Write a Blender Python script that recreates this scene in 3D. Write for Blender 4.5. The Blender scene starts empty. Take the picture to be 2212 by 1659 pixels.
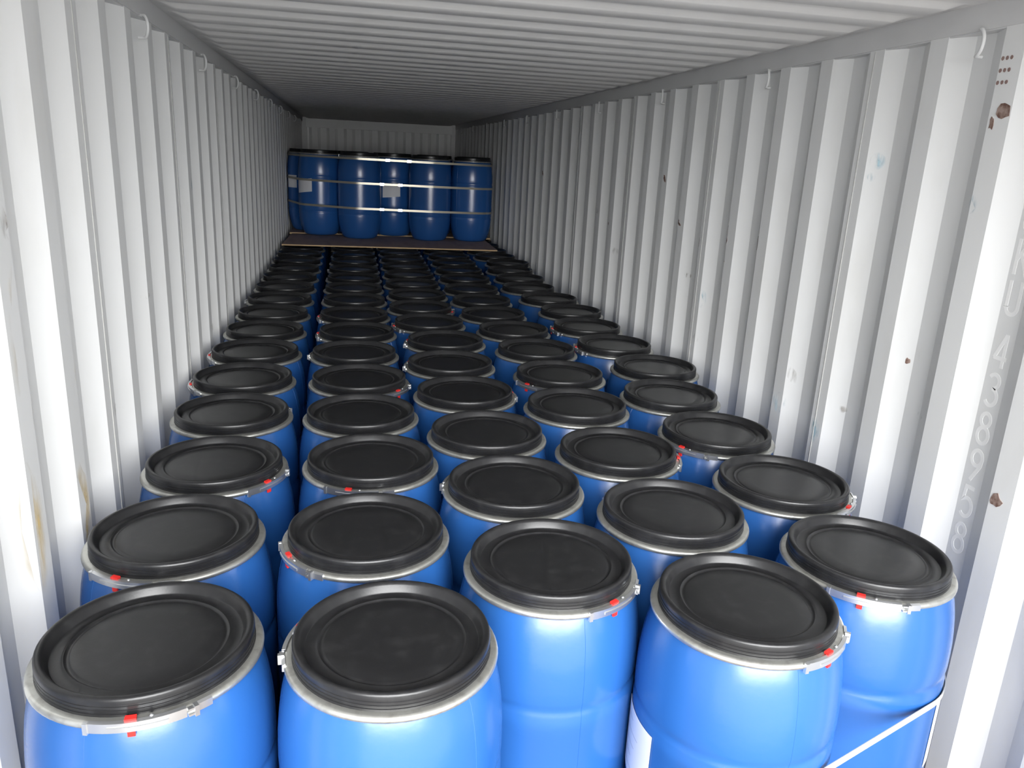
import bpy, bmesh, math, random
from mathutils import Vector, Matrix
random.seed(7)
scene = bpy.context.scene
C = scene.collection

# ------------------------------------------------------------------ camera, sky, exposure
ZL = 0.885                       # height of the drum lids above the container floor
cam_d = bpy.data.cameras.new('camera')
cam_d.sensor_width = 36.0
cam_d.lens = 1678.67 / 2212 * 36.0
cam_d.clip_start = 0.05
cam = bpy.data.objects.new('camera', cam_d)
C.objects.link(cam)
RX = Vector((0.97880246, -0.19924153, 0.04741889))
DN = Vector((-0.01103216, -0.28248569, -0.95920807))
FW = Vector((0.20450924, 0.93835209, -0.27869576))
mw = Matrix((RX, -DN, -FW)).transposed().to_4x4()
mw.translation = (-0.5119, 0.0, 0.9128 + ZL)
cam.matrix_world = mw
scene.camera = cam

world = bpy.data.worlds.new('overcast_sky')
scene.world = world
world.use_nodes = True
wn = world.node_tree.nodes
wn['Background'].inputs['Color'].default_value = (0.93, 0.97, 1.0, 1)
wn['Background'].inputs['Strength'].default_value = 0.3

sun_d = bpy.data.lights.new('depth_fill_sun', 'SUN')  # added broad lamp that fills the container's depth; the daylight itself is sunless sky
sun_d.energy = 2.2
sun_d.angle = math.radians(60)
sun_d.color = (1.0, 1.0, 1.0)
sun = bpy.data.objects.new('depth_fill_sun', sun_d)
C.objects.link(sun)
sun.location = (0, -6, 4)
sun.rotation_euler = (math.radians(90 - 12), 0, 0)      # low, straight through the open doors
scene.view_settings.view_transform = 'Standard'
scene.view_settings.look = 'None'
scene.view_settings.gamma = 1.0
scene.view_settings.use_curve_mapping = False
scene.view_settings.exposure = 2.55
scene.cycles.max_bounces = 8
scene.cycles.diffuse_bounces = 7
scene.cycles.glossy_bounces = 3
scene.cycles.caustics_reflective = False
scene.cycles.adaptive_threshold = 0.03
scene.cycles.use_denoising = True

# ------------------------------------------------------------------ materials
def mat(name, col, rough=0.5, metal=0.0, spec=0.5, noise=None, bump=None, rand=0.0):
    m = bpy.data.materials.new(name)
    m.use_nodes = True
    nt = m.node_tree
    b = nt.nodes['Principled BSDF']
    b.inputs['Base Color'].default_value = (*col, 1)
    b.inputs['Roughness'].default_value = rough
    b.inputs['Metallic'].default_value = metal
    b.inputs['Specular IOR Level'].default_value = spec
    geo = nt.nodes.new('ShaderNodeNewGeometry')
    last = None
    if noise:                                    # (scale, second colour, low, high, (sx, sy, sz))
        sc, col2, lo, hi, st = noise
        mp = nt.nodes.new('ShaderNodeMapping'); mp.inputs['Scale'].default_value = st
        nt.links.new(geo.outputs['Position'], mp.inputs['Vector'])
        n = nt.nodes.new('ShaderNodeTexNoise')
        n.inputs['Scale'].default_value = sc; n.inputs['Detail'].default_value = 5
        nt.links.new(mp.outputs[0], n.inputs['Vector'])
        mr = nt.nodes.new('ShaderNodeMapRange')
        mr.inputs['From Min'].default_value = lo; mr.inputs['From Max'].default_value = hi
        nt.links.new(n.outputs['Fac'], mr.inputs['Value'])
        mx = nt.nodes.new('ShaderNodeMix'); mx.data_type = 'RGBA'
        mx.inputs['A'].default_value = (*col, 1); mx.inputs['B'].default_value = (*col2, 1)
        nt.links.new(mr.outputs[0], mx.inputs['Factor'])
        last = mx.outputs['Result']
        nt.links.new(last, b.inputs['Base Color'])
    if rand:
        oi = nt.nodes.new('ShaderNodeObjectInfo')
        mr = nt.nodes.new('ShaderNodeMapRange')
        mr.inputs['To Min'].default_value = 1 - rand; mr.inputs['To Max'].default_value = 1 + rand
        nt.links.new(oi.outputs['Random'], mr.inputs['Value'])
        hv = nt.nodes.new('ShaderNodeHueSaturation')
        hv.inputs['Color'].default_value = (*col, 1)
        if last: nt.links.new(last, hv.inputs['Color'])
        nt.links.new(mr.outputs[0], hv.inputs['Value'])
        nt.links.new(hv.outputs[0], b.inputs['Base Color'])
    if bump:
        sc, strength, dist = bump
        n = nt.nodes.new('ShaderNodeTexNoise'); n.inputs['Scale'].default_value = sc; n.inputs['Detail'].default_value = 4
        nt.links.new(geo.outputs['Position'], n.inputs['Vector'])
        bp = nt.nodes.new('ShaderNodeBump'); bp.inputs['Strength'].default_value = strength; bp.inputs['Distance'].default_value = dist
        nt.links.new(n.outputs['Fac'], bp.inputs['Height'])
        nt.links.new(bp.outputs[0], b.inputs['Normal'])
    return m

M = {
 'wall': mat('container_paint', (0.83, 0.835, 0.83), 0.5, spec=0.4, noise=(7, (0.775, 0.775, 0.76), 0.55, 0.8, (1, 1, .35))),
 'roof': mat('roof_paint', (0.82, 0.81, 0.80), 0.5, spec=0.4, noise=(4, (0.75, 0.74, 0.73), 0.5, 0.8, (1, 1, 1))),
 'rail': mat('rail_paint', (0.70, 0.70, 0.70), 0.5, spec=0.4, noise=(6, (0.62, 0.62, 0.62), 0.55, 0.8, (1, .3, 1))),
 'weld': mat('weld_bead', (0.50, 0.50, 0.48), 0.6),
 'white': mat('stencil_white', (0.97, 0.97, 0.96), 0.6, spec=0.2),
 'rust': mat('rust', (0.17, 0.10, 0.08), 0.9, spec=0.1, noise=(60, (0.40, 0.30, 0.26), 0.4, 0.65, (1, 1, 1))),
 'rustdot': mat('rust_dot', (0.30, 0.21, 0.19), 0.9, spec=0.1),
 'blue': mat('blue_plastic', (0.022, 0.108, 0.35), 0.26, spec=0.8, rand=0.06, bump=(35, 0.04, 0.01)),
 'lid': mat('black_plastic', (0.012, 0.012, 0.013), 0.33, spec=0.55, noise=(30, (0.022, 0.022, 0.023), 0.5, 0.75, (1, 1, 1)), rand=0.12, bump=(300, 0.06, 0.002)),
 'ring': mat('galvanised_ring', (0.60, 0.60, 0.56), 0.38, metal=0.85, noise=(50, (0.42, 0.41, 0.38), 0.5, 0.8, (1, 1, 1))),
 'latch': mat('zinc_latch', (0.72, 0.73, 0.74), 0.28, metal=0.9),
 'red': mat('red_plastic', (0.75, 0.03, 0.025), 0.4),
 'paper': mat('paper', (0.85, 0.85, 0.87), 0.6, spec=0.3),
 'ink': mat('print_ink', (0.55, 0.57, 0.63), 0.7),
 'ply': mat('plywood_film', (0.46, 0.33, 0.28), 0.7, noise=(12, (0.36, 0.26, 0.22), 0.45, 0.7, (1, .3, 1))),
 'plyedge': mat('plywood_edge', (0.72, 0.52, 0.28), 0.7, noise=(30, (0.55, 0.38, 0.2), 0.45, 0.7, (.2, 1, 8))),
 'strap': mat('pet_strap', (0.50, 0.47, 0.38), 0.30, metal=0.5),
 'strapgrey': mat('grey_strap', (0.45, 0.45, 0.42), 0.5),
 'seal': mat('steel_seal', (0.75, 0.75, 0.75), 0.2, metal=1.0),
 'floor': mat('plywood_floor', (0.20, 0.13, 0.08), 0.7, noise=(5, (0.13, 0.085, 0.055), 0.45, 0.7, (6, .5, 1))),
 'ground': mat('concrete_yard', (0.78, 0.76, 0.73), 0.9, noise=(1.5, (0.70, 0.68, 0.65), 0.4, 0.7, (1, 1, 1))),
}

def stain_mat(name, col, scale, lo, hi, amount):
    """a faded stain: noise-shaped patches of colour, clear in between"""
    m = bpy.data.materials.new(name); m.use_nodes = True
    nt = m.node_tree; b = nt.nodes['Principled BSDF']
    b.inputs['Base Color'].default_value = (*col, 1); b.inputs['Roughness'].default_value = 0.7
    uv = nt.nodes.new('ShaderNodeTexCoord')
    n = nt.nodes.new('ShaderNodeTexNoise'); n.inputs['Scale'].default_value = scale; n.inputs['Detail'].default_value = 4
    geo = nt.nodes.new('ShaderNodeNewGeometry')
    mp = nt.nodes.new('ShaderNodeMapping'); mp.inputs['Scale'].default_value = (1, 1, .25)
    nt.links.new(geo.outputs['Position'], mp.inputs[0]); nt.links.new(mp.outputs[0], n.inputs['Vector'])
    mr = nt.nodes.new('ShaderNodeMapRange'); mr.inputs['From Min'].default_value = lo; mr.inputs['From Max'].default_value = hi
    nt.links.new(n.outputs['Fac'], mr.inputs['Value'])
    # fade to the rim of the patch
    mp2 = nt.nodes.new('ShaderNodeMapping'); mp2.inputs['Location'].default_value = (-1, -1, -1); mp2.inputs['Scale'].default_value = (2, 2, 2)
    nt.links.new(uv.outputs['Generated'], mp2.inputs[0])
    sx = nt.nodes.new('ShaderNodeSeparateXYZ'); nt.links.new(mp2.outputs[0], sx.inputs[0])
    def mathn(op, a, c=None):
        q = nt.nodes.new('ShaderNodeMath'); q.operation = op
        for i, v in enumerate((a, c)):
            if v is None: continue
            if isinstance(v, (int, float)): q.inputs[i].default_value = v
            else: nt.links.new(v, q.inputs[i])
        return q.outputs[0]
    d2 = mathn('ADD', mathn('MULTIPLY', sx.outputs['Y'], sx.outputs['Y']), mathn('MULTIPLY', sx.outputs['Z'], sx.outputs['Z']))
    fade = mathn('MAXIMUM', mathn('SUBTRACT', 1.0, d2), 0.0)
    nt.links.new(mathn('MULTIPLY', mathn('MULTIPLY', mr.outputs[0], fade), amount), b.inputs['Alpha'])
    return m
M['chalk'] = stain_mat('blue_chalk', (0.45, 0.72, 0.85), 60, 0.42, 0.65, 0.6)
M['yellow'] = stain_mat('yellow_rust_stain', (0.62, 0.45, 0.16), 25, 0.42, 0.65, 0.75)
M['scuff'] = stain_mat('dark_scuff', (0.45, 0.42, 0.38), 50, 0.45, 0.65, 0.5)
M['redsmear'] = stain_mat('red_smear', (0.80, 0.35, 0.30), 50, 0.38, 0.55, 0.8)

# ------------------------------------------------------------------ helpers
def sharpen(bm, ang=32):
    a = math.radians(ang)
    for f in bm.faces: f.smooth = True
    for e in bm.edges:
        if len(e.link_faces) == 2 and e.calc_face_angle(0) > a: e.smooth = False

def mesh(name, bm, mats, ang=32):
    bmesh.ops.recalc_face_normals(bm, faces=bm.faces)
    sharpen(bm, ang)
    me = bpy.data.meshes.new(name)
    bm.to_mesh(me); bm.free()
    for m in (mats if isinstance(mats, (list, tuple)) else [mats]): me.materials.append(M[m])
    return me

def obj(name, me, parent=None, loc=None, rotz=None):
    o = bpy.data.objects.new(name, me)
    C.objects.link(o)
    if parent: o.parent = parent
    if loc is not None: o.location = loc
    if rotz is not None: o.rotation_euler = (0, 0, rotz)
    return o

def tag(o, label, cat, group=None):
    o['label'] = label; o['category'] = cat
    if group: o['group'] = group
    return o

def struct(name, me, parent=None):
    o = obj(name, me, parent)
    if not parent: o['kind'] = 'structure'
    return o

def box(bm, x0, x1, y0, y1, z0, z1, bev=0.0):
    vs = [bm.verts.new((x, y, z)) for z in (z0, z1) for y in (y0, y1) for x in (x0, x1)]
    fs = [bm.faces.new([vs[i] for i in q]) for q in ((0, 2, 3, 1), (4, 5, 7, 6), (0, 1, 5, 4), (2, 6, 7, 3), (0, 4, 6, 2), (1, 3, 7, 5))]
    if bev:
        es = list({e for f in fs for e in f.edges})
        bmesh.ops.bevel(bm, geom=es, offset=bev, segments=2, affect='EDGES')

def lathe(bm, prof, seg, closed=False):
    """revolve (r, z) points about z; r == 0 makes a pole"""
    rings = []
    for r, z in prof:
        if r < 1e-6: rings.append([bm.verts.new((0, 0, z))])
        else: rings.append([bm.verts.new((r * math.cos(2 * math.pi * i / seg), r * math.sin(2 * math.pi * i / seg), z)) for i in range(seg)])
    n = len(rings)
    for k in range(n if closed else n - 1):
        a, b = rings[k], rings[(k + 1) % n]
        for i in range(seg):
            j = (i + 1) % seg
            if len(a) == 1 and len(b) == 1: continue
            if len(a) == 1: bm.faces.new((a[0], b[i], b[j]))
            elif len(b) == 1: bm.faces.new((a[i], b[0], a[j]))
            else: bm.faces.new((a[i], b[i], b[j], a[j]))

def arc_band(bm, a0, a1, sec, n=10):
    """sweep a closed (r, z) section from angle a0 to a1 (degrees)"""
    rows = []
    for k in range(n + 1):
        a = math.radians(a0 + (a1 - a0) * k / n)
        rows.append([bm.verts.new((r * math.cos(a), r * math.sin(a), z)) for r, z in sec])
    m = len(sec)
    for k in range(n):
        for i in range(m):
            j = (i + 1) % m
            bm.faces.new((rows[k][i], rows[k][j], rows[k + 1][j], rows[k + 1][i]))
    bm.faces.new(rows[0]); bm.faces.new(list(reversed(rows[-1])))

def tube(bm, pts, r, n=8):
    rows = []
    for i, p in enumerate(pts):
        p = Vector(p)
        t = (Vector(pts[min(i + 1, len(pts) - 1)]) - Vector(pts[max(i - 1, 0)])).normalized()
        u = t.cross(Vector((0.31, 0.2, 0.93))).normalized(); v = t.cross(u)
        rows.append([bm.verts.new(p + r * (math.cos(2 * math.pi * k / n) * u + math.sin(2 * math.pi * k / n) * v)) for k in range(n)])
    for a, b in zip(rows, rows[1:]):
        for k in range(n): bm.faces.new((a[k], a[(k + 1) % n], b[(k + 1) % n], b[k]))
    bm.faces.new(rows[0]); bm.faces.new(list(reversed(rows[-1])))

def empty(name, loc=(0, 0, 0), rotz=0.0):
    o = bpy.data.objects.new(name, None)
    C.objects.link(o); o.location = loc; o.rotation_euler = (0, 0, rotz)
    o.empty_display_size = 0.1
    return o

# ------------------------------------------------------------------ the container
HW = 1.175                 # half width between the inner corrugation faces
Y0, Y1 = 0.20, 12.98       # door end, closed end
ZR = 1.300 + ZL            # underside of the top side rails
ZC = 1.373 + ZL            # roof sheet
PITCH, DEPTH = 0.2805, 0.036
RIDGE, SLOPE = 0.0725, 0.0685

bm = bmesh.new(); box(bm, -1.25, 1.25, Y0 - .05, Y1 + .1, -.14, 0)
struct('floor', mesh('floor', bm, 'floor'))
bm = bmesh.new(); box(bm, -30, 30, -40, 40, -.2, -.142)
struct('ground', mesh('ground', bm, 'ground'))

def corr_points(ya, yb, edge):
    """(y, depth) corners of the wall corrugation between ya and yb; edge = far edge of one inner face"""
    pts = []
    k0 = int(math.floor((ya - edge) / PITCH)) - 1
    k = k0
    while True:
        e = edge + k * PITCH
        for yy, d in ((e - RIDGE, 0.0), (e, 0.0), (e + SLOPE, DEPTH), (e + PITCH - RIDGE - SLOPE, DEPTH)):
            pts.append((yy, d))
        if e > yb + PITCH: break
        k += 1
    def at(y):
        for (a, da), (b, db) in zip(pts, pts[1:]):
            if a <= y <= b: return da + (db - da) * (y - a) / max(b - a, 1e-9)
        return 0.0
    out = [(ya, at(ya))] + [q for q in pts if ya + 1e-4 < q[0] < yb - 1e-4] + [(yb, at(yb))]
    return out

def sheet_mesh(name, inner, outer, z0, z1, m):
    """closed vertical sheet from two matching plan polylines"""
    bm = bmesh.new()
    n = len(inner)
    g = [[bm.verts.new((x, y, z)) for x, y in pl] for z in (z0, z1) for pl in (inner, outer)]
    bi, bo, ti, to = g
    for i in range(n - 1):
        bm.faces.new((bi[i], bi[i + 1], ti[i + 1], ti[i]))
        bm.faces.new((bo[i], to[i], to[i + 1], bo[i + 1]))
        bm.faces.new((ti[i], ti[i + 1], to[i + 1], to[i]))
        bm.faces.new((bi[i], bo[i], bo[i + 1], bi[i + 1]))
    for i in (0, n - 1): bm.faces.new((bi[i], ti[i], to[i], bo[i]))
    return mesh(name, bm, m, 12)

def side_wall(name, s, edge, seam):
    root = empty(name); root['kind'] = 'structure'
    ys = [Y0]
    y = seam - 1.122 * 10
    while y < Y1:
        if Y0 + .1 < y < Y1 - .1: ys.append(y)
        y += 1.122
    ys.append(Y1)
    for ya, yb in zip(ys, ys[1:]):
        pts = corr_points(ya, yb, edge)
        inner = [(s * (HW + d), y) for y, d in pts]
        outer = [(s * (HW + d + .003), y) for y, d in pts]
        obj('wall_panel', sheet_mesh('wall_panel', inner, outer, 0.0, ZR + .01, 'wall'), root)
    for y in ys[1:-1]:
        bm = bmesh.new(); tube(bm, [(s * HW, y, 0.02), (s * HW, y, 0.8), (s * HW, y, ZR)], .0022, 6)
        obj('weld_seam', mesh('weld_seam', bm, 'weld', 80), root)
    return root
RE, LE = 2.186, 2.865
wall_r = side_wall('wall_right', 1, RE, 2.440)
wall_l = side_wall('wall_left', -1, LE, 3.405)

# top side rails
for i, s in enumerate((-1, 1)):
    bm = bmesh.new()
    x0, x1 = sorted((s * (HW - .003), s * (HW + .085)))
    box(bm, x0, x1, Y0, Y1, ZR, ZC + .03, .004)
    struct('trim_%d' % (i + 1), mesh('top_side_rail', bm, 'rail'))

# roof: sheets with cross corrugations pressed down between flat margins
RP, RD = 0.2165, 0.019
roof = empty('ceiling'); roof['kind'] = 'structure'
def roof_profile(y, ph=3.10):
    t = ((y - ph) / RP) % 1.0
    if t < .09: return .5 - .5 * math.cos(math.pi * t / .09)
    if t < .50: return 1.0
    if t < .59: return .5 + .5 * math.cos(math.pi * (t - .50) / .09)
    return 0.0
seams = [Y0]
y = 3.485 - 1.0825 * 3
while y < Y1 - .1:
    if y > Y0 + .1: seams.append(y)
    y += 1.0825
seams.append(Y1)
for ya, yb in zip(seams, seams[1:]):
    ys = {round(ya, 5), round(yb, 5)}
    k = math.floor((ya - 3.10) / RP) - 1
    while 3.10 + k * RP < yb + RP:
        for t in (0, .0225, .045, .0675, .09, .50, .5225, .545, .5675, .59):
            yy = 3.10 + (k + t) * RP
            if ya < yy < yb: ys.add(round(yy, 5))
        k += 1
    ys = sorted(ys)
    bm = bmesh.new()
    cols = (-HW - .02, -HW + .035, -HW + .09, HW - .09, HW - .035, HW + .02)
    lo, hi = [], []
    for yy in ys:
        d = roof_profile(yy)
        lo.append([bm.verts.new((x, yy, ZC - RD * d * (0 if i in (0, 1, 4, 5) else 1))) for i, x in enumerate(cols)])
        hi.append([bm.verts.new((x, yy, ZC + .003)) for x in cols])
    for a in range(len(ys) - 1):
        for b in range(len(cols) - 1):
            bm.faces.new((lo[a][b], lo[a][b + 1], lo[a + 1][b + 1], lo[a + 1][b]))
            bm.faces.new((hi[a][b], hi[a + 1][b], hi[a + 1][b + 1], hi[a][b + 1]))
    for a in range(len(ys) - 1):
        for b in (0, len(cols) - 1): bm.faces.new((lo[a][b], lo[a + 1][b], hi[a + 1][b], hi[a][b]))
    for a in (0, len(ys) - 1):
        for b in range(len(cols) - 1): bm.faces.new((lo[a][b], hi[a][b], hi[a][b + 1], lo[a][b + 1]))
    obj('roof_panel', mesh('roof_panel', bm, 'roof', 40), roof)
for y in seams[1:-1]:
    bm = bmesh.new(); z = ZC - RD * roof_profile(y)
    tube(bm, [(-HW + .09, y, z), (0, y, z), (HW - .09, y, z)], .0022, 6)
    obj('weld_seam', mesh('weld_seam', bm, 'weld', 80), roof)

# closed end: corrugated wall, header, corner posts
endw = empty('wall_end'); endw['kind'] = 'structure'
ep = 0.262
pts = []
x = -1.30
while x < 1.35:
    pts += [(x, 0), (x + .085, 0), (x + .13, .045), (x + .217, .045)]
    x += ep
pts = [(-1.22, 0)] + [q for q in pts if -1.2 < q[0] < 1.2] + [(1.22, 0)]
inner = [(x, Y1 - .05 + d) for x, d in pts]; outer = [(x, Y1 - .046 + d) for x, d in pts]
obj('end_panel', sheet_mesh('end_panel', inner, outer, 0, ZC + .002, 'wall'), endw)
bm = bmesh.new(); box(bm, -1.12, 1.12, Y1 - .13, Y1 - .03, ZC - .150, ZC - .024, .006)
struct('trim_3', mesh('end_header', bm, 'wall'))
n = 4
for s in (-1, 1):
    bm = bmesh.new(); x0, x1 = sorted((s * 1.11, s * 1.21)); box(bm, x0, x1, Y1 - .11, Y1 + .02, 0, ZC - .005, .006)
    struct('trim_%d' % n, mesh('corner_post', bm, 'rail')); n += 1
# door end frame
for s in (-1, 1):
    bm = bmesh.new(); x0, x1 = sorted((s * 1.165, s * 1.27)); box(bm, x0, x1, Y0 - .14, Y0, -.14, ZC + .06, .006)
    struct('trim_%d' % n, mesh('door_post', bm, 'rail')); n += 1
bm = bmesh.new(); box(bm, -1.165, 1.165, Y0 - .14, Y0, ZC - .06, ZC + .06, .006)
struct('trim_%d' % n, mesh('door_header', bm, 'rail'))

# ------------------------------------------------------------------ marks on the walls
def wall_depth(y, edge):
    return corr_points(y, y + .001, edge)[0][1]

def patch(parent, s, y, z, wy, wz, m, seed, edge, tilt=0.0, jag=.35, n=11):
    """thin irregular flake lying on the wall sheet, following its slope"""
    rnd = random.Random(seed)
    bm = bmesh.new()
    top, bot = [], []
    for i in range(n):
        a = 2 * math.pi * i / n
        k = 1 + rnd.uniform(-jag, jag)
        py, pz = wy / 2 * k * math.cos(a), wz / 2 * k * math.sin(a)
        py, pz = py * math.cos(tilt) - pz * math.sin(tilt), py * math.sin(tilt) + pz * math.cos(tilt)
        yy = y + py
        d = wall_depth(yy, edge)
        top.append(bm.verts.new((s * (HW + d - .0012), yy, z + pz)))
        bot.append(bm.verts.new((s * (HW + d + .0005), yy, z + pz)))
    bm.faces.new(top); bm.faces.new(list(reversed(bot)))
    for i in range(n): bm.faces.new((top[i], bot[i], bot[(i + 1) % n], top[(i + 1) % n]))
    return mesh(m, bm, m)

RMARKS = [  # y, z above lids, width, height, tilt
 (1.856, 1.093, .040, .042, .3), (1.890, 1.062, .014, .034, 0), (1.602, .097, .030, .040, .9),
 (3.325, .640, .022, .050, 0), (3.318, .606, .024, .036, 0), (3.065, .620, .024, .040, 0), (3.062, .592, .007, .010, 0),
 (3.650, .500, .026, .040, 0), (3.600, .560, .010, .040, 0), (3.870, .640, .045, .018, .8), (3.850, .625, .03, .012, .4),
 (4.110, .845, .050, .018, .9), (3.610, 1.090, .012, .030, 0), (3.612, 1.06, .010, .018, 0), (3.31, .505, .006, .006, 0),
 (6.9, .80, .05, .02, .7), (5.1, .52, .012, .02, 0), (2.06, .36, .012, .02, 0)]
for i, (y, z, wy, wz, t) in enumerate(RMARKS):
    obj('rust_patch', patch(wall_r, 1, y, z + ZL, wy, wz, 'rust', i, RE, t), wall_r)
for r in range(3):
    for c in range(3):
        y, z = 1.868 + .0145 * c + .0005 * r, 1.225 - .030 * r + .0
        obj('rust_dot', patch(wall_r, 1, y, z + ZL, .0095, .0105, 'rustdot', 50 + r * 3 + c, RE, 0, .06, 10), wall_r)
for i, (y, z, wy, wz) in enumerate([(2.36, .96, .05, .05), (2.37, .91, .03, .03), (2.70, .02, .10, .08), (2.44, .0, .08, .1), (3.5, .3, .05, .1), (1.9, .85, .04, .05)]):
    obj('chalk_mark', patch(wall_r, 1, y, z + ZL, wy, wz, 'chalk', 80 + i, RE, 0, .2), wall_r)
for i in range(14):
    y = 2.0 + i * .36 + random.uniform(-.08, .08); z = random.uniform(.05, 1.1)
    obj('scuff_mark', patch(wall_r, 1, y, z + ZL, random.uniform(.02, .06), random.uniform(.02, .08), 'scuff', 120 + i, RE, random.uniform(-.6, .6), .3), wall_r)
for i, (y, z, wy, wz) in enumerate([(3.44, .74, .06, .06), (3.43, .96, .06, .04), (3.70, .74, .07, .06), (3.72, .88, .04, .05), (3.98, .74, .07, .07), (3.2, .62, .08, .1), (4.9, .7, .07, .09), (4.3, .73, .05, .06)]):
    obj('chalk_mark', patch(wall_l, -1, y, z + ZL, wy, wz, 'chalk', 180 + i, LE, 0, .2), wall_l)
for i, (y, z, wy, wz) in enumerate([(1.73, .45, .12, .40), (1.78, .25, .10, .35), (1.68, .10, .09, .3), (1.98, .0, .08, .25), (2.05, .35, .06, .16)]):
    obj('rust_stain', patch(wall_l, -1, y, z + ZL, wy, wz, 'yellow', 200 + i, LE, 0, .15, 16), wall_l)
obj('red_smear', patch(wall_l, -1, 2.33, .86 + ZL, .035, .035, 'redsmear', 220, LE, 0, .25), wall_l)
for i in range(14):
    y = 1.8 + i * .34 + random.uniform(-.08, .08); z = random.uniform(.0, 1.05)
    obj('scuff_mark', patch(wall_l, -1, y, z + ZL, random.uniform(.02, .06), random.uniform(.02, .07), 'scuff', 240 + i, LE, random.uniform(-.6, .6), .3), wall_l)

# the stencilled number, one character below the other in a recess of the right wall
def arc(cx, cy, rx, ry, a0, a1, n=14):
    return [(cx + rx * math.cos(math.radians(a0 + (a1 - a0) * k / n)), cy + ry * math.sin(math.radians(a0 + (a1 - a0) * k / n))) for k in range(n + 1)]
STROKES = {   # centre lines in a box 1 wide, 2 high
 'C': [arc(.5, 1.5, .42, .42, 20, 180) + arc(.5, .5, .42, .42, 180, 340)],
 'K': [[(.08, 0), (.08, 2)], [(.92, 2), (.08, .8)], [(.38, 1.22), (.94, 0)]],
 'U': [[(.08, 2), (.08, .5)] + arc(.5, .5, .42, .42, 180, 360) + [(.92, 2)]],
 '4': [[(.72, 0), (.72, 2)], [(.70, 1.98), (.04, .55)], [(.0, .55), (1.0, .55)]],
 '3': [arc(.46, 1.52, .40, .42, 150, -80) + arc(.46, .56, .44, .50, 80, -150)],
 '8': [arc(.5, 1.53, .36, .41, 0, 360, 24), arc(.5, .56, .43, .50, 0, 360, 24)],
 '9': [arc(.5, 1.46, .42, .48, 0, 360, 24), [(.92, 1.46), (.88, 1.05), (.30, 0)]],
 '5': [[(.88, 1.95), (.20, 1.95), (.12, 1.12)] + arc(.46, .66, .46, .60, 115, -140)],
}
def glyph(ch, height, width, w=.0105):
    """painted character: ribbons of even width, a fraction of a millimetre proud of the recess"""
    bm = bmesh.new()
    x0 = HW + DEPTH
    lay = 0
    for st in STROKES[ch]:
        pts = [Vector(((x - .5) * width, (y / 2 - .5) * height)) for x, y in st]
        closed = (pts[0] - pts[-1]).length < 1e-6
        if closed: pts = pts[:-1]
        n = len(pts); L, R_ = [], []
        for i in range(n):
            a = pts[i - 1] if (closed or i) else None
            c = pts[(i + 1) % n] if (closed or i < n - 1) else None
            t1 = (pts[i] - a).normalized() if a is not None else None
            t2 = (c - pts[i]).normalized() if c is not None else None
            t1 = t1 or t2; t2 = t2 or t1
            nn = Vector((-(t1 + t2).y, (t1 + t2).x)).normalized()
            k = w / 2 / max(nn.dot(Vector((-t1.y, t1.x))), .45)
            L.append(pts[i] + nn * k); R_.append(pts[i] - nn * k)
        top = -.0007 - .00008 * lay; lay += 1
        def V(q, d): return bm.verts.new((x0 + d, -q.x, q.y))
        A = [(V(L[i], top), V(R_[i], top), V(L[i], .0003), V(R_[i], .0003)) for i in range(n)]
        for i in range(n if closed else n - 1):
            p, q = A[i], A[(i + 1) % n]
            bm.faces.new((p[0], q[0], q[1], p[1])); bm.faces.new((p[0], p[2], q[2], q[0])); bm.faces.new((p[1], q[1], q[3], p[3]))
    return mesh('painted_character', bm, 'white')
for ch, zc in (('C', .838), ('K', .728), ('U', .619), ('4', .476), ('3', .366), ('8', .2545), ('9', .145), ('5', .032), ('8', -.080)):
    obj('painted_character', glyph(ch, .093, .044), wall_r, (0, 1.7295, zc + ZL))

# lashing rings under the rails
def lashing_ring(s, y):
    bm = bmesh.new()
    R = .034
    dirv = Vector((-.22, -.975, 0)) if s > 0 else Vector((.62, -.78, 0))
    pts = []
    for k in range(15):
        a = -math.pi / 2 + math.pi * k / 14
        q = dirv * (R * .8 * math.cos(a)) + Vector((0, 0, R * math.sin(a)))
        pts.append(q)
    pts = [pts[0] + Vector((s * .02, 0, 0))] + pts + [pts[-1] + Vector((s * .02, 0, 0))]
    tube(bm, pts, .0048, 8)
    return obj('lashing_ring', mesh('lashing_ring', bm, 'wall', 80), None, (s * (HW - .012), y, 1.272 + ZL))
ORD = ['first', 'second', 'third', 'fourth', 'fifth', 'sixth', 'seventh', 'eighth', 'ninth', 'tenth', 'eleventh', 'twelfth', 'thirteenth', 'fourteenth', 'fifteenth', 'sixteenth', 'seventeenth']
for s, y, side in ((1, 1.983, 'right'), (-1, 2.980, 'left')):
    k = 0
    while y < 12.5:
        tag(lashing_ring(s, y), 'grey painted lashing ring under the %s top rail, %s one seen from the door' % (side, ORD[k]), 'lashing ring', 'lashing rings under the %s rail' % side)
        y += 1.127; k += 1

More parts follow.
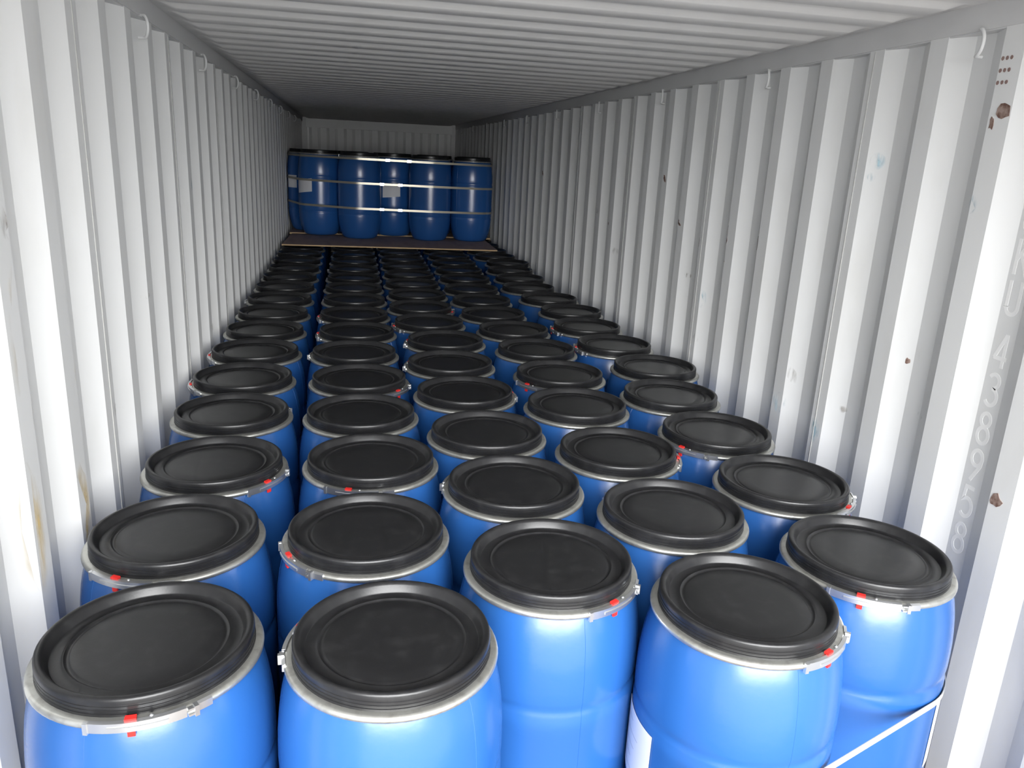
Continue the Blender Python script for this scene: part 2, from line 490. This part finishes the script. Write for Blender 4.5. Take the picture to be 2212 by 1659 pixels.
# ------------------------------------------------------------------ drums
BODY = [(0, 0.012), (.12, .012), (.138, .003), (.148, 0), (.159, .002), (.171, .009), (.182, .022), (.195, .048), (.208, .090), (.2185, .140), (.2250, .190),
        (.2275, .235), (.2275, .243), (.2255, .249), (.2249, .254), (.2255, .259), (.2277, .266), (.2280, .34), (.2281, .44), (.2280, .54), (.2278, .594),
        (.2262, .600), (.2250, .606), (.2245, .611), (.2250, .616), (.2265, .623), (.2278, .631), (.2275, .660), (.2265, .695), (.2235, .730), (.2190, .765), (.2130, .795), (.2075, .815), (.203, .828), (.200, .836), (.196, .846), (.15, .846)]
bm = bmesh.new(); lathe(bm, BODY, 56)
for ad in (-22, 158):            # mould seam: a hair-thin ridge down both sides of the body
    rows = []
    for r, z in BODY[6:-2]:
        row = []
        for da, dr in ((-.0011 / .228, -.001), (0, .0003), (.0011 / .228, -.001)):
            a = math.radians(ad) + da
            row.append(bm.verts.new(((r + dr) * math.cos(a), (r + dr) * math.sin(a), z)))
        rows.append(row)
    for p, q in zip(rows, rows[1:]):
        for k in (0, 1): bm.faces.new((p[k], p[k + 1], q[k + 1], q[k]))
me_body = mesh('drum_body', bm, 'blue', 50)
LID = [(0, -.0185), (.05, -.0185), (.100, -.0187), (.1340, -.0190), (.1370, -.0200), (.1395, -.0212), (.1420, -.0212), (.1440, -.0200), (.1465, -.0180), (.1490, -.0188), (.1515, -.0200),
       (.1700, -.0206), (.1712, -.0198), (.1722, -.0180), (.1785, -.0055), (.1805, -.0030), (.1830, -.0012), (.1860, -.0002), (.1890, 0), (.1915, -.0008), (.1935, -.0028), (.1945, -.0060),
       (.1945, -.0130), (.1935, -.0138), (.1935, -.0155), (.1947, -.0163), (.1947, -.0200), (.1937, -.0208), (.1937, -.0225), (.1950, -.0233), (.1950, -.0270), (.1940, -.0278), (.1940, -.0295), (.1955, -.0303), (.1960, -.036), (.190, -.0375)]
bm = bmesh.new(); lathe(bm, [(r, z + ZL) for r, z in LID], 72)
me_lid = mesh('drum_lid', bm, 'lid', 38)
RING = [(.1950, -.0345), (.2045, -.0350), (.2080, -.0362), (.2105, -.0385), (.2115, -.0420), (.2110, -.0460), (.2085, -.0490), (.2050, -.0500), (.2030, -.0490), (.2030, -.0480), (.1950, -.0370)]
bm = bmesh.new(); lathe(bm, [(r, z + ZL) for r, z in RING], 72, True)
me_ring = mesh('clamp_ring', bm, 'ring', 45)
# latch, built round angle 0 = the red seal
bm = bmesh.new()
arc_band(bm, -19, 24, [(.2125, ZL - .0515), (.2155, ZL - .0515), (.2155, ZL - .0330), (.2075, ZL - .0322), (.2075, ZL - .0338), (.2125, ZL - .0350)], 12)
arc_band(bm, -10, 16, [(.2150, ZL - .0465), (.2178, ZL - .0455), (.2178, ZL - .0405), (.2150, ZL - .0395)], 8)      # pressed rib
arc_band(bm, -20.5, -18.4, [(.2105, ZL - .054), (.2180, ZL - .054), (.2180, ZL - .0325), (.2105, ZL - .0315)], 1)    # hooked end
me_lever = mesh('latch_lever', bm, 'latch', 30)
bm = bmesh.new()
arc_band(bm, 24.5, 27.2, [(.2105, ZL - .050), (.2195, ZL - .050), (.2195, ZL - .046), (.2105, ZL - .046)], 1)
arc_band(bm, 24.5, 27.2, [(.2105, ZL - .039), (.2195, ZL - .039), (.2195, ZL - .035), (.2105, ZL - .035)], 1)
arc_band(bm, 27.2, 29.2, [(.2095, ZL - .053), (.2215, ZL - .053), (.2215, ZL - .032), (.2095, ZL - .032)], 1)
arc_band(bm, 29.2, 36.5, [(.2105, ZL - .0505), (.2145, ZL - .0495), (.2140, ZL - .0355), (.2075, ZL - .0335)], 4)
me_buckle = mesh('latch_buckle', bm, 'latch', 30)
bm = bmesh.new()
arc_band(bm, -2.6, 2.6, [(.2010, ZL - .0338), (.2112, ZL - .0345), (.2112, ZL - .0290), (.2010, ZL - .0282)], 3)
arc_band(bm, -1.7, 1.7, [(.2075, ZL - .0640), (.2122, ZL - .0640), (.2128, ZL - .0512), (.2078, ZL - .0512)], 2)
me_seal = mesh('red_seal', bm, 'red', 30)
bm = bmesh.new()
for v in bmesh.ops.create_uvsphere(bm, u_segments=8, v_segments=6, radius=.0042)['verts']:
    v.co = Vector((.2055 * math.cos(math.radians(9)), .2055 * math.sin(math.radians(9)), ZL - .0335)) + v.co
me_rivet = mesh('rivet', bm, 'latch', 60)

def drum(x, y, z, latch_deg, label, group=None):
    root = empty('plastic_drum', (x, y, z), 0)
    spin = math.radians(latch_deg)
    obj('body', me_body, root, rotz=spin)
    obj('lid', me_lid, root, rotz=spin + random.uniform(0, 6))
    ring = obj('clamp_ring', me_ring, root, rotz=spin)
    obj('latch_lever', me_lever, ring); obj('buckle', me_buckle, ring)
    obj('security_seal', me_seal, ring); obj('rivet', me_rivet, ring)
    tag(root, label, 'drum', group)
    return root

def body_radius(z):
    for (ra, za), (rb, zb) in zip(BODY[5:], BODY[6:]):
        if za <= z <= zb: return ra + (rb - ra) * (z - za) / max(zb - za, 1e-9)
    return .228

def paper_label(root, a0, a1, z0, z1, tilt=0.0, lines=0, off=.0012):
    """a sheet of paper wrapped on the drum body"""
    bm = bmesh.new()
    nu, nv = 12, 10
    g = []
    for lay in (off, off + .0006):
        rows = []
        for j in range(nv + 1):
            row = []
            for i in range(nu + 1):
                a = math.radians(a0 + (a1 - a0) * i / nu)
                z = z0 + (z1 - z0) * j / nv + tilt * (i / nu - .5)
                r = max(body_radius(z + dz) for dz in (-.006, 0, .006)) + lay
                row.append(bm.verts.new((r * math.cos(a), r * math.sin(a), z)))
            rows.append(row)
        g.append(rows)
    for rows in g:
        for j in range(nv):
            for i in range(nu): bm.faces.new((rows[j][i], rows[j][i + 1], rows[j + 1][i + 1], rows[j + 1][i]))
    A, B = g
    for i in range(nu):
        for j in (0, nv): bm.faces.new((A[j][i], A[j][i + 1], B[j][i + 1], B[j][i]))
    for j in range(nv):
        for i in (0, nu): bm.faces.new((A[j][i], A[j + 1][i], B[j + 1][i], B[j][i]))
    o = obj('paper_label', mesh('paper_label', bm, 'paper', 60), root)
    o['label'] = 'white paper label'
    if lines:
        bm = bmesh.new()
        for k in range(lines):
            zz = z1 - (z1 - z0) * (.16 + .70 * k / max(lines - 1, 1))
            ln = .35 + .45 * ((k * 37) % 10) / 10
            n = 6
            for i in range(n):
                aa = [math.radians(a0 + (a1 - a0) * (.12 + ln * .8 * t / n)) for t in (i, i + 1)]
                q = []
                for a, zq in ((aa[0], zz), (aa[1], zz), (aa[1], zz + .0022), (aa[0], zz + .0022)):
                    r = max(body_radius(zq + dz) for dz in (-.006, 0, .006)) + off + .0010
                    q.append(bm.verts.new((r * math.cos(a), r * math.sin(a), zq)))
                bm.faces.new(q)
        p = obj('printed_lines', mesh('printed_lines', bm, 'ink'), o)
    return o

ROWS = {
 'A': [(-0.897,1.414,-86), (-0.937,1.873,-117), (-0.913,2.330,-38), (-0.928,2.812,42), (-0.944,3.270,-170), (-0.944,3.728,-176), (-0.944,4.189,106), (-0.943,4.647,119), (-0.940,5.105,149), (-0.941,5.563,83), (-0.940,6.021,65), (-0.938,6.479,83), (-0.941,6.937,141), (-0.944,7.395,91), (-0.943,7.853,42), (-0.944,8.311,160), (-0.943,8.769,96), (-0.944,9.227,21), (-0.943,9.685,94)],
 'B': [(-0.433,1.361,153), (-0.473,1.837,-156), (-0.448,2.318,-110), (-0.471,2.781,99), (-0.471,3.239,-41), (-0.487,3.697,150), (-0.470,4.154,172), (-0.480,4.612,176), (-0.475,5.099,128), (-0.475,5.558,93), (-0.471,6.016,130), (-0.468,6.476,135), (-0.464,6.936,61), (-0.460,7.398,79), (-0.462,7.859,98), (-0.452,8.320,86), (-0.454,8.781,31), (-0.455,9.242,40), (-0.466,9.703,31)],
 'C': [(-0.039,1.630,-60), (-0.036,2.088,138), (-0.039,2.546,91), (-0.048,3.026,11), (-0.051,3.487,152), (-0.019,3.944,156), (-0.059,4.401,-173), (-0.068,4.858,-20), (-0.050,5.316,107), (-0.050,5.775,57), (-0.039,6.233,70), (-0.033,6.691,37), (-0.026,7.149,125), (-0.020,7.607,71), (-0.019,8.065,132), (-0.024,8.523,90), (-0.026,8.982,67), (-0.028,9.443,111), (-0.026,9.904,131)],
 'D': [(0.357,1.400,-64), (0.374,1.862,102), (0.373,2.332,-13), (0.372,2.828,70), (0.423,3.286,-148), (0.423,3.747,102), (0.398,4.204,45), (0.362,4.660,35), (0.364,5.118,78), (0.363,5.576,91), (0.386,6.062,80), (0.402,6.520,51), (0.420,6.977,104), (0.432,7.435,65), (0.437,7.893,94), (0.438,8.351,137), (0.438,8.810,26), (0.438,9.271,30), (0.426,9.732,111)],
 'E': [(0.783,1.568,-128), (0.809,2.025,-53), (0.806,2.483,-150), (0.816,2.941,41), (0.922,3.386,93), (0.871,3.841,174), (0.858,4.299,175), (0.889,4.756,103), (0.857,5.212,24), (0.812,5.668,102), (0.842,6.125,93), (0.856,6.583,102), (0.925,7.038,59), (0.887,7.4965,125), (0.892,7.9550,39), (0.898,8.4135,95), (0.899,8.872,69), (0.902,9.331,133), (0.902,9.790,94)],
}
COLN = {'A': 'leftmost line along the left wall', 'B': 'second line from the left wall', 'C': 'middle line of five', 'D': 'second line from the right wall', 'E': 'rightmost line along the right wall'}
SPECIAL = {
 'A0': 'big blue drum in the front left corner, red-sealed latch facing the door',
 'B0': 'front blue drum beside the left corner one, latch turned to its left side',
 'C0': 'front blue drum of the middle line, red-sealed latch at its front right',
 'D0': 'front blue drum with a printed white paper label low on its left side',
 'E0': 'front right corner blue drum by the wall, crossed by a grey strap',
}
DR = {}
for c in 'ABCDE':
    for i, (x, y, a) in enumerate(ROWS[c]):
        key = c + str(i)
        if y > 7.78:
            lab, g = 'blue drum with black lid standing under the plywood sheets', 'drums under the plywood'
        else:
            lab = SPECIAL.get(key) or 'blue drum, %s from the door in the %s' % (ORD[i], COLN[c])
            g = 'drums standing on the container floor'
        DR[key] = drum(x, y, 0.0, a, lab, g)
paper_label(DR['D0'], 158, 196, .40, .577, 0, 5)
paper_label(DR['E0'], -58, -12, .36, .565, .0, 0)

# ------------------------------------------------------------------ plywood sheets on the lids
def ply_sheet(name, x0, x1, y0, y1, th, rot, label):
    bm = bmesh.new()
    box(bm, -(x1 - x0) / 2, (x1 - x0) / 2, -(y1 - y0) / 2, (y1 - y0) / 2, 0, th)
    me = mesh(name, bm, ['ply', 'plyedge'])
    for p in me.polygons: p.material_index = 0 if abs(p.normal.z) > .5 else 1
    o = obj('plywood_sheet', me, None, ((x0 + x1) / 2, (y0 + y1) / 2, ZL), rot)
    tag(o, label, 'plywood', 'plywood sheets under the upper drums')
    return o
ply_sheet('plywood_sheet', -1.125, .985, 7.835, 8.888, .012, -.030, 'front brown plywood sheet with pale edge lying across the drum lids')
ply_sheet('plywood_sheet', -1.13, 1.10, 8.945, 10.15, .018, -.012, 'rear brown plywood sheet mostly hidden under the strapped upper drums')

# ------------------------------------------------------------------ upper stack
ZP, ZP2 = ZL + .012, ZL + .018
STACK = [  # x, y, latch, label
 (-.800, 8.905, 100, 'upper blue drum nearest the left wall in the strapped stack, paper label at its left', 's1'),
 (-.385, 8.680, 140, 'upper blue drum second from the left, standing forward in the strapped stack', 's2'),
 (-.012, 9.010, 95, 'upper blue drum set back in the middle of the stack with paper label', 's3'),
 (.362, 8.655, 80, 'upper blue drum second from the right, standing forward in the strapped stack', 's4'),
 (.822, 8.705, 60, 'upper blue drum nearest the right wall in the strapped stack', 's5'),
 (-.942, 9.370, 60, 'upper blue drum behind the left end of the stack, beside the left wall', 's0'),
]
ST = {}
for x, y, a, lab, k in STACK:
    ST[k] = drum(x, y, ZP2 if y > 8.8 else ZP, a, lab, 'strapped drums standing on the plywood')
for x, y in ((-.470, 9.235), (.455, 9.150), (.915, 9.235), (-.02, 9.475)):
    drum(x, y, ZP2, 90, 'upper blue drum hidden in the second row behind the strapped front drums', 'second row of the upper stack')
paper_label(ST['s3'], 237, 286, .425, .567, .018, 0)
paper_label(ST['s1'], 196, 250, .445, .580, .026, 0)
paper_label(ST['s0'], 200, 239, .468, .602, .0, 0)

# straps: bands pulled round the drums
def hull_path(cs, r, closed=True):
    pts = []
    for x, y in cs:
        for k in range(72):
            a = 2 * math.pi * k / 72
            pts.append((x + r * math.cos(a), y + r * math.sin(a)))
    pts = sorted(set((round(a, 5), round(b, 5)) for a, b in pts))
    def half(ps):
        h = []
        for q in ps:
            while len(h) > 1 and (h[-1][0] - h[-2][0]) * (q[1] - h[-2][1]) - (h[-1][1] - h[-2][1]) * (q[0] - h[-2][0]) <= 0: h.pop()
            h.append(q)
        return h
    return half(pts)[:-1] + half(pts[::-1])[:-1]

def band(path, zf, h, th, closed=True):
    """closed band of height h and thickness th along a plan path; zf(x) gives its height"""
    n = len(path)
    bm = bmesh.new()
    rows = []
    for i, (x, y) in enumerate(path):
        a = Vector(path[(i - 1) % n] if closed or i else path[0]); b = Vector(path[(i + 1) % n] if closed or i < n - 1 else path[-1])
        t = (b - a).normalized(); nn = Vector((t.y, -t.x))
        z = zf(x, y)
        rows.append([bm.verts.new((x, y, z - h / 2)), bm.verts.new((x + nn.x * th, y + nn.y * th, z - h / 2)), bm.verts.new((x + nn.x * th, y + nn.y * th, z + h / 2)), bm.verts.new((x, y, z + h / 2))])
    for i in range(n if closed else n - 1):
        a, b = rows[i], rows[(i + 1) % n]
        for k in range(4): bm.faces.new((a[k], b[k], b[(k + 1) % 4], a[(k + 1) % 4]))
    if not closed:
        bm.faces.new(rows[0]); bm.faces.new(list(reversed(rows[-1])))
    return bm

cs = [(x, y) for x, y, *_ in STACK]
for zz, rr, name in ((.818, .2150, 'top'), (.575, .2312, 'middle'), (.318, .2312, 'bottom')):
    path = hull_path(cs + [(.455, 9.150), (.915, 9.235), (-.02, 9.475)], rr + .0006)
    b = band(path, lambda x, y: ZL + .012 + zz - .008 * x, .022, .0012)
    root = empty('packing_strap', (-.1, 8.45, ZL + .012 + zz - .011))
    o = obj('band', mesh('packing_strap', b, 'strap', 50), root); o.location = (.1, -8.45, -(ZL + .012 + zz - .011))
    tag(root, 'shiny packing strap round the upper drums, %s one of three' % name, 'strap', 'straps round the upper stack')
    # seals crimped on the front span
    front = sorted(q for q in path if q[1] < 8.6)
    for sx in ((-.16, .03) if name != 'top' else (-.10, .12)):
        # height of the span at sx
        for (xa, ya), (xb, yb) in zip(front, front[1:]):
            if xa <= sx <= xb:
                yy = ya + (yb - ya) * (sx - xa) / (xb - xa); break
        bm = bmesh.new(); box(bm, sx - .022, sx + .022, yy - .004, yy + .0015, ZL + .012 + zz - .008 * sx - .0135, ZL + .012 + zz - .008 * sx + .0135, .001)
        o = obj('crimp_seal', mesh('crimp_seal', bm, 'seal'), root); o.location = (.1, -8.45, -(ZL + .012 + zz - .011))

# grey strap round the front drums
fc = [ROWS[k][i][:2] for k in 'ABDE' for i in (0, 1)]
full = hull_path(fc, .2315)
full = [q for q in full if q[1] < 1.9]
k0 = max(range(len(full)), key=lambda i: math.hypot(full[i][0] - full[i - 1][0], full[i][1] - full[i - 1][1]))
full = full[k0:] + full[:k0]
b = band(full, lambda x, y: ZL - .318, .019, .0015, False)
o = obj('strap', mesh('strap', b, 'strapgrey', 50))
tag(o, 'grey packing strap stretched round the front row of drums below their waist grooves', 'strap')
